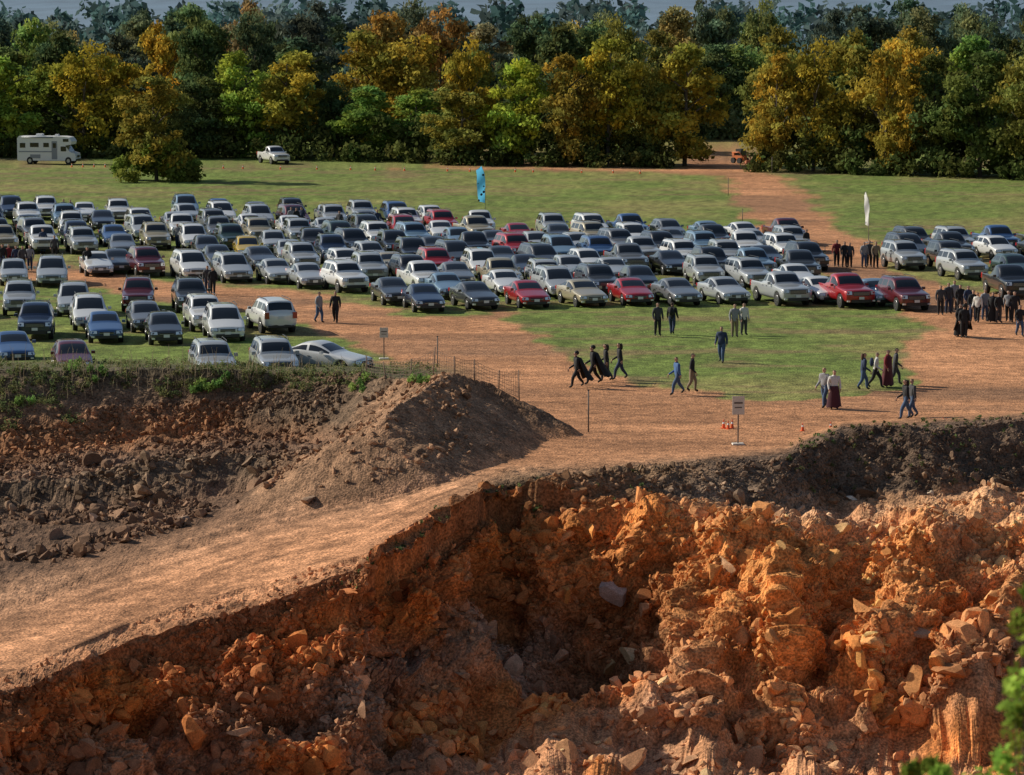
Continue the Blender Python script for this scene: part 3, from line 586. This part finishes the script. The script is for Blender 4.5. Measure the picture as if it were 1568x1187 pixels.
# ---------------------------------------------------------------- people
SK=[(.45,.27,.19),(.5,.32,.23),(.3,.17,.11)]
def skinbase(pose):
    J=[];E=[];LB=[]
    def j(p,r): J.append((Vector(p),r)); return len(J)-1
    def e(a,b,l): E.append((a,b)); LB.append(l)
    lean={'walk':-.05,'walk2':-.03,'stand':0,'wide':-.06}[pose]
    pel=j((0,0,.96),(.175,.13)); sp=j((0,lean*.5,1.13),(.165,.125)); ch=j((0,lean,1.33),(.205,.14)); nb=j((0,lean*1.1,1.48),(.085,.08)); nk=j((0,lean*1.2,1.54),(.058,.06)); h1=j((0,lean*1.2-.02,1.60),(.072,.085)); h2=j((0,lean*1.2-.01,1.68),(.086,.105)); h3=j((0,lean*1.2,1.76),(.06,.07))
    e(pel,sp,2);e(sp,ch,2);e(ch,nb,2);e(nb,nk,0);e(nk,h1,0);e(h1,h2,0);e(h2,h3,1)
    st={'walk':.22,'walk2':.14,'stand':.03,'wide':.29}[pose]; hands=[]
    for s in (-1,1):
        f=st*s
        hp=j((s*.10,0,.9),(.125,.13)); kn=j((s*.105,-f*.62-(.08 if pose!='stand' else 0),.50),(.088,.09)); 
        liftz=.10 if (f<0 and pose!='stand') else .0
        an=j((s*.105,-f*1.05+(.05 if f<0 else 0),.10+liftz),(.058,.062)); toe=j((s*.125,-f*1.05-.15+(.06 if f<0 else 0),.045+liftz*.25),(.05,.036))
        e(pel,hp,3);e(hp,kn,3);e(kn,an,3);e(an,toe,4)
        sw=-f*.8
        sh=j((s*.205,lean,1.42),(.085,.085)); el=j((s*.265,lean+sw*.25+.02,1.14),(.064,.066)); wr=j((s*.265,lean-.1-sw*.8,.90+abs(sw)*.15),(.042,.045)); ha=j((s*.262,lean-.12-sw*.9,.83+abs(sw)*.15),(.036,.047))
        e(ch,sh,2);e(sh,el,2);e(el,wr,2);e(wr,ha,0); hands.append((J[ha][0].copy(),s))
    me=bpy.data.meshes.new('p'); me.from_pydata([v[0] for v in J],E,[]); o=bpy.data.objects.new('p',me); scene.collection.objects.link(o)
    o.modifiers.new('k','SKIN'); sd=me.skin_vertices[0].data
    for i,(p,r) in enumerate(J): sd[i].radius=r
    sd[0].use_root=True
    m2=o.modifiers.new('s','SUBSURF'); m2.levels=1; m2.render_levels=1
    ev=o.evaluated_get(bpy.context.evaluated_depsgraph_get()).to_mesh()
    bb=B(); bb.v=[tuple(v.co) for v in ev.vertices]; bb.f=[tuple(q.vertices) for q in ev.polygons]; bb.sm=[True]*len(bb.f)
    for q in ev.polygons:
        c=Vector(q.center); best=9;l=0
        for (a_,b_),lb in zip(E,LB):
            A=J[a_][0];Bv=J[b_][0];ab=Bv-A;t=max(0,min(1,(c-A).dot(ab)/ab.length_squared)); d_=(c-(A+ab*t)).length-max(J[a_][1][0]*(1-t)+J[b_][1][0]*t,.0)*.9
            if d_<best: best=d_;l=lb
        if l==0 and c.z>1.58 and (c.z>1.715 or c.y>lean*1.2+.02): l=1
        if l==1 and c.z<1.7 and c.y<lean: l=0
        bb.m.append(l)
    bpy.data.objects.remove(o)
    hy=lean*1.2
    bb.ell((0,hy-.12,1.655),(.014,.022,.024),0,6,4); bb.ell((0,hy-.105,1.615),(.026,.01,.008),5,6,4)
    for s in (-1,1): bb.ell((s*.032,hy-.104,1.685),(.013,.01,.009),6,6,4); bb.ell((s*.086,hy+.005,1.665),(.012,.02,.032),0,6,4)
    for hp_,s in hands:
        for k in range(4):
            b0=hp_+Vector((0,-.026+.017*k,-.03)); l=[.036,.042,.039,.03][k]; bb.tube([b0+Vector((0,0,.02)),b0+Vector((-s*.006,0,-l)),b0+Vector((-s*.022,0,-l*1.75))],[.010,.009,.007],0,5)
        b0=hp_+Vector((-s*.01,-.035,.02)); bb.tube([b0,b0+Vector((-s*.012,-.028,-.025)),b0+Vector((-s*.018,-.03,-.055))],[.012,.010,.008],0,5)
    return bb
BASE={p:skinbase(p) for p in ('walk','walk2','stand','wide')}
cache={}
def cm(c,n): 
    k=(n,tuple(round(v,3) for v in c))
    if k not in cache: cache[k]=mat(n,c,.85,noise=.15,nsc=20)
    return cache[k]
def person(px,py,yaw,pose,shirt,pants,hair=(.04,.025,.015),extra=None,ec=(.01,.01,.01),h=1.75,skin=0,z=0.0):
    src=BASE[pose]; bb=B(); bb.v=list(src.v);bb.f=list(src.f);bb.m=list(src.m);bb.sm=list(src.sm)
    if extra in('cape','robe','skirt'):
        ang=(-.15,math.pi+.15) if extra=='cape' else (0,2*math.pi)
        lv={'cape':[(1.50,.10,.0),(1.44,.24,.03),(1.2,.30,.1),(.8,.38,.26),(.38,.50,.46)],'robe':[(1.47,.10,0),(1.40,.25,0),(1.1,.24,0),(.95,.24,0),(.5,.32,0.02),(.1,.38,.03)],'skirt':[(1.05,.2,0),(.9,.23,0),(.5,.29,.02),(.1,.34,.03)]}[extra]
        n=18; vs=[]
        for i,(z_,r_,b_) in enumerate(lv):
            for k in range(n+1):
                a_=ang[0]+(ang[1]-ang[0])*k/n; rr_=r_*(1+.08*math.sin(k*2.1+i*.3)*(i/len(lv))); vs.append((math.cos(a_)*rr_,math.sin(a_)*rr_*.75+b_,z_+.03*math.sin(k*1.7)*(i>2)))
        bb.add(vs,[(i*(n+1)+k,i*(n+1)+k+1,(i+1)*(n+1)+k+1,(i+1)*(n+1)+k) for i in range(len(lv)-1) for k in range(n)],7,True)
        if extra=='cape': bb.ell((0,-.03,1.71),(.11,.125,.11),7,10,6)
    if extra=='longhair' : bb.ell((0,.04,1.58),(.1,.07,.17),1,10,6)
    if extra=='hat': bb.tube([(0,-.05,1.74),(0,-.05,1.755)],[.17,.165],7,12); bb.ell((0,-.04,1.765),(.09,.1,.08),7)
    if extra=='pack': bb.ell((0,.18,1.28),(.15,.11,.23),7,10,8)
    me=bb.mesh('person',[cm(SK[skin],'skin'),cm(hair,'hair'),cm(shirt,'shirt'),cm(pants,'trousers'),cm((.03,.025,.02),'shoes'),cm((.3,.1,.08),'lips'),cm((.02,.02,.02),'eye'),cm(ec,'outer')])
    g=ground(px,py); obj('person',me,(g.x,g.y,z+.01),math.radians(yaw),h/1.78)
K=(.012,.012,.014);J_=(.05,.09,.17);DG=(.05,.05,.055);KH=(.22,.17,.11);WH=(.6,.58,.54);GY=(.25,.25,.26);NV=(.02,.035,.08);BL=(.05,.12,.28);RD=(.2,.02,.022)
for a_ in [(488,495,60,'walk2',GY,J_),(514,495,-10,'walk2',K,K),(1007,515,20,'stand',DG,K),(1029,513,160,'walk2',K,NV,(.05,.03,.02),'pack',K),(1125,517,10,'stand',GY,KH),(1139,514,30,'stand',WH,DG),
 (1105,556,-20,'walk2',NV,J_),(884,594,-75,'wide',K,K,(.02,.02,.02),'cape'),(909,589,-80,'wide',K,K,(.02,.02,.02),'cape'),(929,585,-85,'walk',K,DG,(.03,.02,.01),'longhair'),(950,582,-80,'wide',K,NV,(.03,.02,.01),'longhair'),
 (1038,605,-70,'wide',BL,J_,(.04,.03,.02)),(1059,601,80,'walk2',K,KH),(1263,625,-40,'walk',GY,J_,(.3,.2,.1)),(1277,627,10,'stand',WH,DG,(.1,.05,.03),'skirt',(.06,.012,.02)),
 (1321,598,100,'walk',NV,J_,(.1,.05,.03),'longhair'),(1340,595,80,'wide',WH,K,(.2,.15,.1),'pack',NV),(1359,593,60,'stand',RD,K,(.05,.03,.02),'robe',(.09,.012,.018)),(1370,590,90,'walk',DG,DG),
 (1388,643,-75,'wide',K,J_,(.03,.02,.01),'longhair'),(1398,641,-70,'walk',DG,J_),
 (1476,518,0,'stand',K,K,(.02,.02,.02),'cape'),(1470,516,30,'stand',K,K,(.05,.02,.02),'robe',K),(1440,483,0,'stand',DG,K),(1452,481,20,'stand',DG,NV),(1461,478,10,'stand',GY,DG),(1490,493,0,'stand',K,NV),(1497,494,-30,'walk2',WH,K),(1508,491,20,'stand',GY,J_),(1520,494,0,'stand',K,K,(.02,.02,.02),'robe',K),(1529,495,30,'stand',K,DG),(1544,493,-20,'stand',GY,K),(1553,495,0,'stand',K,K),(1561,516,20,'walk2',K,J_),(1470,482,0,'stand',K,DG),(1482,484,30,'stand',NV,K),
 (1281,409,0,'stand',RD,K),(1293,410,20,'stand',K,K),(1301,410,0,'stand',DG,K),(1323,410,20,'stand',GY,J_),(1331,409,0,'stand',DG,K),(1341,411,10,'stand',KH,K),(1234,388,40,'walk2',K,NV),
 (4,416,0,'stand',K,J_),(14,415,0,'stand',RD,K),(25,416,0,'stand',NV,K),(35,417,20,'stand',DG,K),(46,415,0,'stand',GY,NV),(134,421,0,'stand',K,K),(326,452,0,'walk2',K,K),(318,450,0,'walk2',DG,NV),(84,400,0,'stand',DG,K),(-30,416,0,'stand',NV,K)]:
    person(*a_,h=random.uniform(1.68,1.84))
for px,py in [(98,338),(108,339),(446,352),(454,353),(462,352),(520,358),(578,356),(610,352),(272,380),(66,388)]:
    person(px,py,random.uniform(-40,40),'stand',random.choice([K,DG,NV,GY]),random.choice([K,J_]),h=1.75)
# ---------------------------------------------------------------- flags, signs, posts, cones, fence
MP=mat('pole_grey',(.35,.35,.35),.4,.5); MWhite=mat('panel_white',(.62,.56,.48),.6,noise=.12); MPost=mat('steel_post',(.16,.13,.11),.7,.3); MOr=mat('cone_orange',(.75,.10,.01),.5); MWt=mat('cone_white',(.75,.75,.72),.5)
def flagmat(n,a,b,sc,th):
    m=bpy.data.materials.new(n); m.use_nodes=True; nt=m.node_tree; N=nt.nodes; N.remove(N['Principled BSDF']); tc=N.new('ShaderNodeTexCoord'); v=N.new('ShaderNodeTexVoronoi'); v.inputs['Scale'].default_value=sc
    cr=N.new('ShaderNodeValToRGB'); cr.color_ramp.interpolation='CONSTANT'; cr.color_ramp.elements[0].color=(*b,1); cr.color_ramp.elements[1].position=th; cr.color_ramp.elements[1].color=(*a,1)
    d=N.new('ShaderNodeBsdfDiffuse'); t=N.new('ShaderNodeBsdfTranslucent'); s=N.new('ShaderNodeMixShader'); s.inputs[0].default_value=.5
    nt.links.new(tc.outputs['Object'],v.inputs['Vector']); nt.links.new(v.outputs['Distance'],cr.inputs['Fac'])
    for q in (d,t): nt.links.new(cr.outputs['Color'],q.inputs['Color'])
    nt.links.new(d.outputs[0],s.inputs[1]); nt.links.new(t.outputs[0],s.inputs[2]); nt.links.new(s.outputs[0],N['Material Output'].inputs['Surface']); return m
def flag(px,py,h,wd,side_,m,ang):
    bb=B(); pts=[(0,0,0),(0,0,h*.5),(-.04*side_,0,h*.85),(-.3*side_,0,h*.99)]
    bb.tube(pts,[.03,.022,.015,.01],0,6); bb.box((0,0,.03),(.5,.5,.06),0)
    n=14; vs=[]
    for i in range(n+1):
        t=i/n; z=h*(.32+.67*t); x0=-.3*side_*max(0,(t-.6)/.4)**2; wv=wd*(.85+.15*math.sin(t*3)) if t<.75 else wd*(.98*math.sqrt(max(0,1-((t-.75)/.255)**2))+.02)
        for k in range(5): u=k/4; vs.append((x0-side_*wv*u,.08*math.sin(t*9+u*3),z+(u*.14 if t<.9 else -u*.1)))
    bb.add(vs,[(i*5+k,i*5+k+1,i*5+k+6,i*5+k+5) for i in range(n) for k in range(4)],1,True)
    g=ground(px,py); obj('feather_flag',bb.mesh('flag',[MP,m]),(g.x,g.y,0),ang)
flag(743,338,4.4,.66,1,flagmat('flag_blue',(.14,.55,.88),(.01,.01,.02),3.2,.34),0.1)
flag(1330,372,3.8,.36,1,flagmat('flag_white',(.85,.85,.82),(.4,.4,.4),1.5,.3),0.4)
def sign(px,py,h,w_,ph):
    bb=B(); bb.box((0,0,h/2),(.05,.04,h),0); bb.box((0,-.035,h-ph/2+.05),(w_,.02,ph),1); bb.box((0,-.047,h-ph*.3),(w_*.7,.004,ph*.1),0); bb.box((0,-.047,h-ph*.55),(w_*.6,.004,ph*.07),0); bb.box((0,0,.04),(.5,.35,.08),1,.9)
    g=ground(px,py); obj('notice_sign',bb.mesh('sign',[MPost,MWhite]),(g.x,g.y,zat(g.x,g.y)-.02),.1)
sign(588,549,1.55,.42,.5); sign(1130,680,1.95,.5,.75)
def post(p,h,lean=0): 
    bb=B(); bb.tube([(0,0,-.2),(lean,0,h)],[.035,.03],0,6); bb.box((lean,0,h),(.08,.03,.05),0); obj('fence_post',bb.mesh('post',[MPost]),p)
for px,py,h in [(901,662,1.75),(670,562,1.5),(1182,268,1.8),(1115,300,1.6),(1263,398,.9),(1137,340,1.0)]:
    g=ground(px,py); post((g.x,g.y,max(0,zat(g.x,g.y))),h)
bb=B(); tops=[]
for i,px in enumerate([560,592,628,660,695,728,762,795]):
    pt=terr(px,[574,576,580,574,572,580,596,612][i],3.3,6); hh=[.9,.7,.9,1.2,.8,.9,.8,1.3][i]; ln=random.uniform(-.12,.12)
    bb.tube([pt-Vector((0,0,.3)),pt+Vector((ln,0,hh))],[.028,.022],0,5); tops.append((pt,Vector((ln,0,hh))))
for (p0,a_),(p1,b_) in zip(tops[:-1],tops[1:]):
    for k in range(6):
        t=.12+k*.16; q0=p0+a_*t;q1=p1+b_*t; mid=(q0+q1)/2-Vector((0,0,.05)); bb.tube([q0,mid,q1],[.008]*3,0,3,False)
    for k in range(9):
        t=(k+.5)/9; q0=p0.lerp(p1,t); hv=a_.lerp(b_,t); bb.tube([q0+hv*.1,q0+hv*.9],[.007,.007],0,3,False)
obj('wire_fence',bb.mesh('wire_fence',[mat('rusty_wire',(.2,.13,.09),.8)]))
bb=B(); bb.box((0,0,.02),(.36,.36,.04),0); bb.tube([(0,0,.04),(0,0,.35)],[.14,.095],0,12,False); bb.tube([(0,0,.35),(0,0,.5)],[.095,.065],1,12,False); bb.tube([(0,0,.5),(0,0,.7)],[.065,.025],0,12)
cone=bb.mesh('cone',[MOr,MWt])
cs=[(1108,656,.55),(1115,657,.5),(1121,656,.55),(1229,660,.5),(1272,658,.5),(1444,652,.5),(1449,653,.5),(1070,361,.8),(1078,360,.8),(1086,361,.8),(1100,361,.8),(1112,362,.8),(1124,362,.8),(1133,361,.8)]
for i in range(14): cs.append((330+i*50+random.uniform(-14,14),258+i*.6,.62))
for i in range(4): cs.append((110+i*17,256,.62))
for px,py,s in cs:
    g=ground(px,py); obj('traffic_cone',cone,(g.x,g.y,.0),random.random(),s)
# ---------------------------------------------------------------- light, sky, camera
sd=Vector((-.80,.30,.52)).normalized()
el=math.asin(sd.z); rot=math.atan2(sd.x,sd.y)
W_=bpy.data.worlds.new('World'); scene.world=W_; W_.use_nodes=True; nt=W_.node_tree
sky=nt.nodes.new('ShaderNodeTexSky'); sky.sky_type='NISHITA'; sky.sun_disc=False; sky.sun_elevation=el; sky.sun_rotation=rot%(2*math.pi)
bg=nt.nodes['Background']; bg.inputs['Strength'].default_value=.08; nt.links.new(sky.outputs[0],bg.inputs[0])
sl=bpy.data.lights.new('sun','SUN'); sl.energy=5.0; sl.angle=math.radians(.5); sl.color=(1,.93,.79); so=bpy.data.objects.new('sun',sl); scene.collection.objects.link(so); so.rotation_euler=sd.to_track_quat('Z','Y').to_euler()
cd=bpy.data.cameras.new('camera'); cd.lens=36*F/1568; cd.sensor_width=36; cd.clip_end=20000; cd.clip_start=.5
cd.dof.use_dof=True; cd.dof.focus_distance=165; cd.dof.aperture_fstop=5.6
co=bpy.data.objects.new('camera',cd); scene.collection.objects.link(co); co.location=(0,0,H); co.rotation_euler=(math.pi/2-PIT,0,0); scene.camera=co
scene.view_settings.view_transform='Standard'; scene.view_settings.look='None'; scene.view_settings.exposure=0
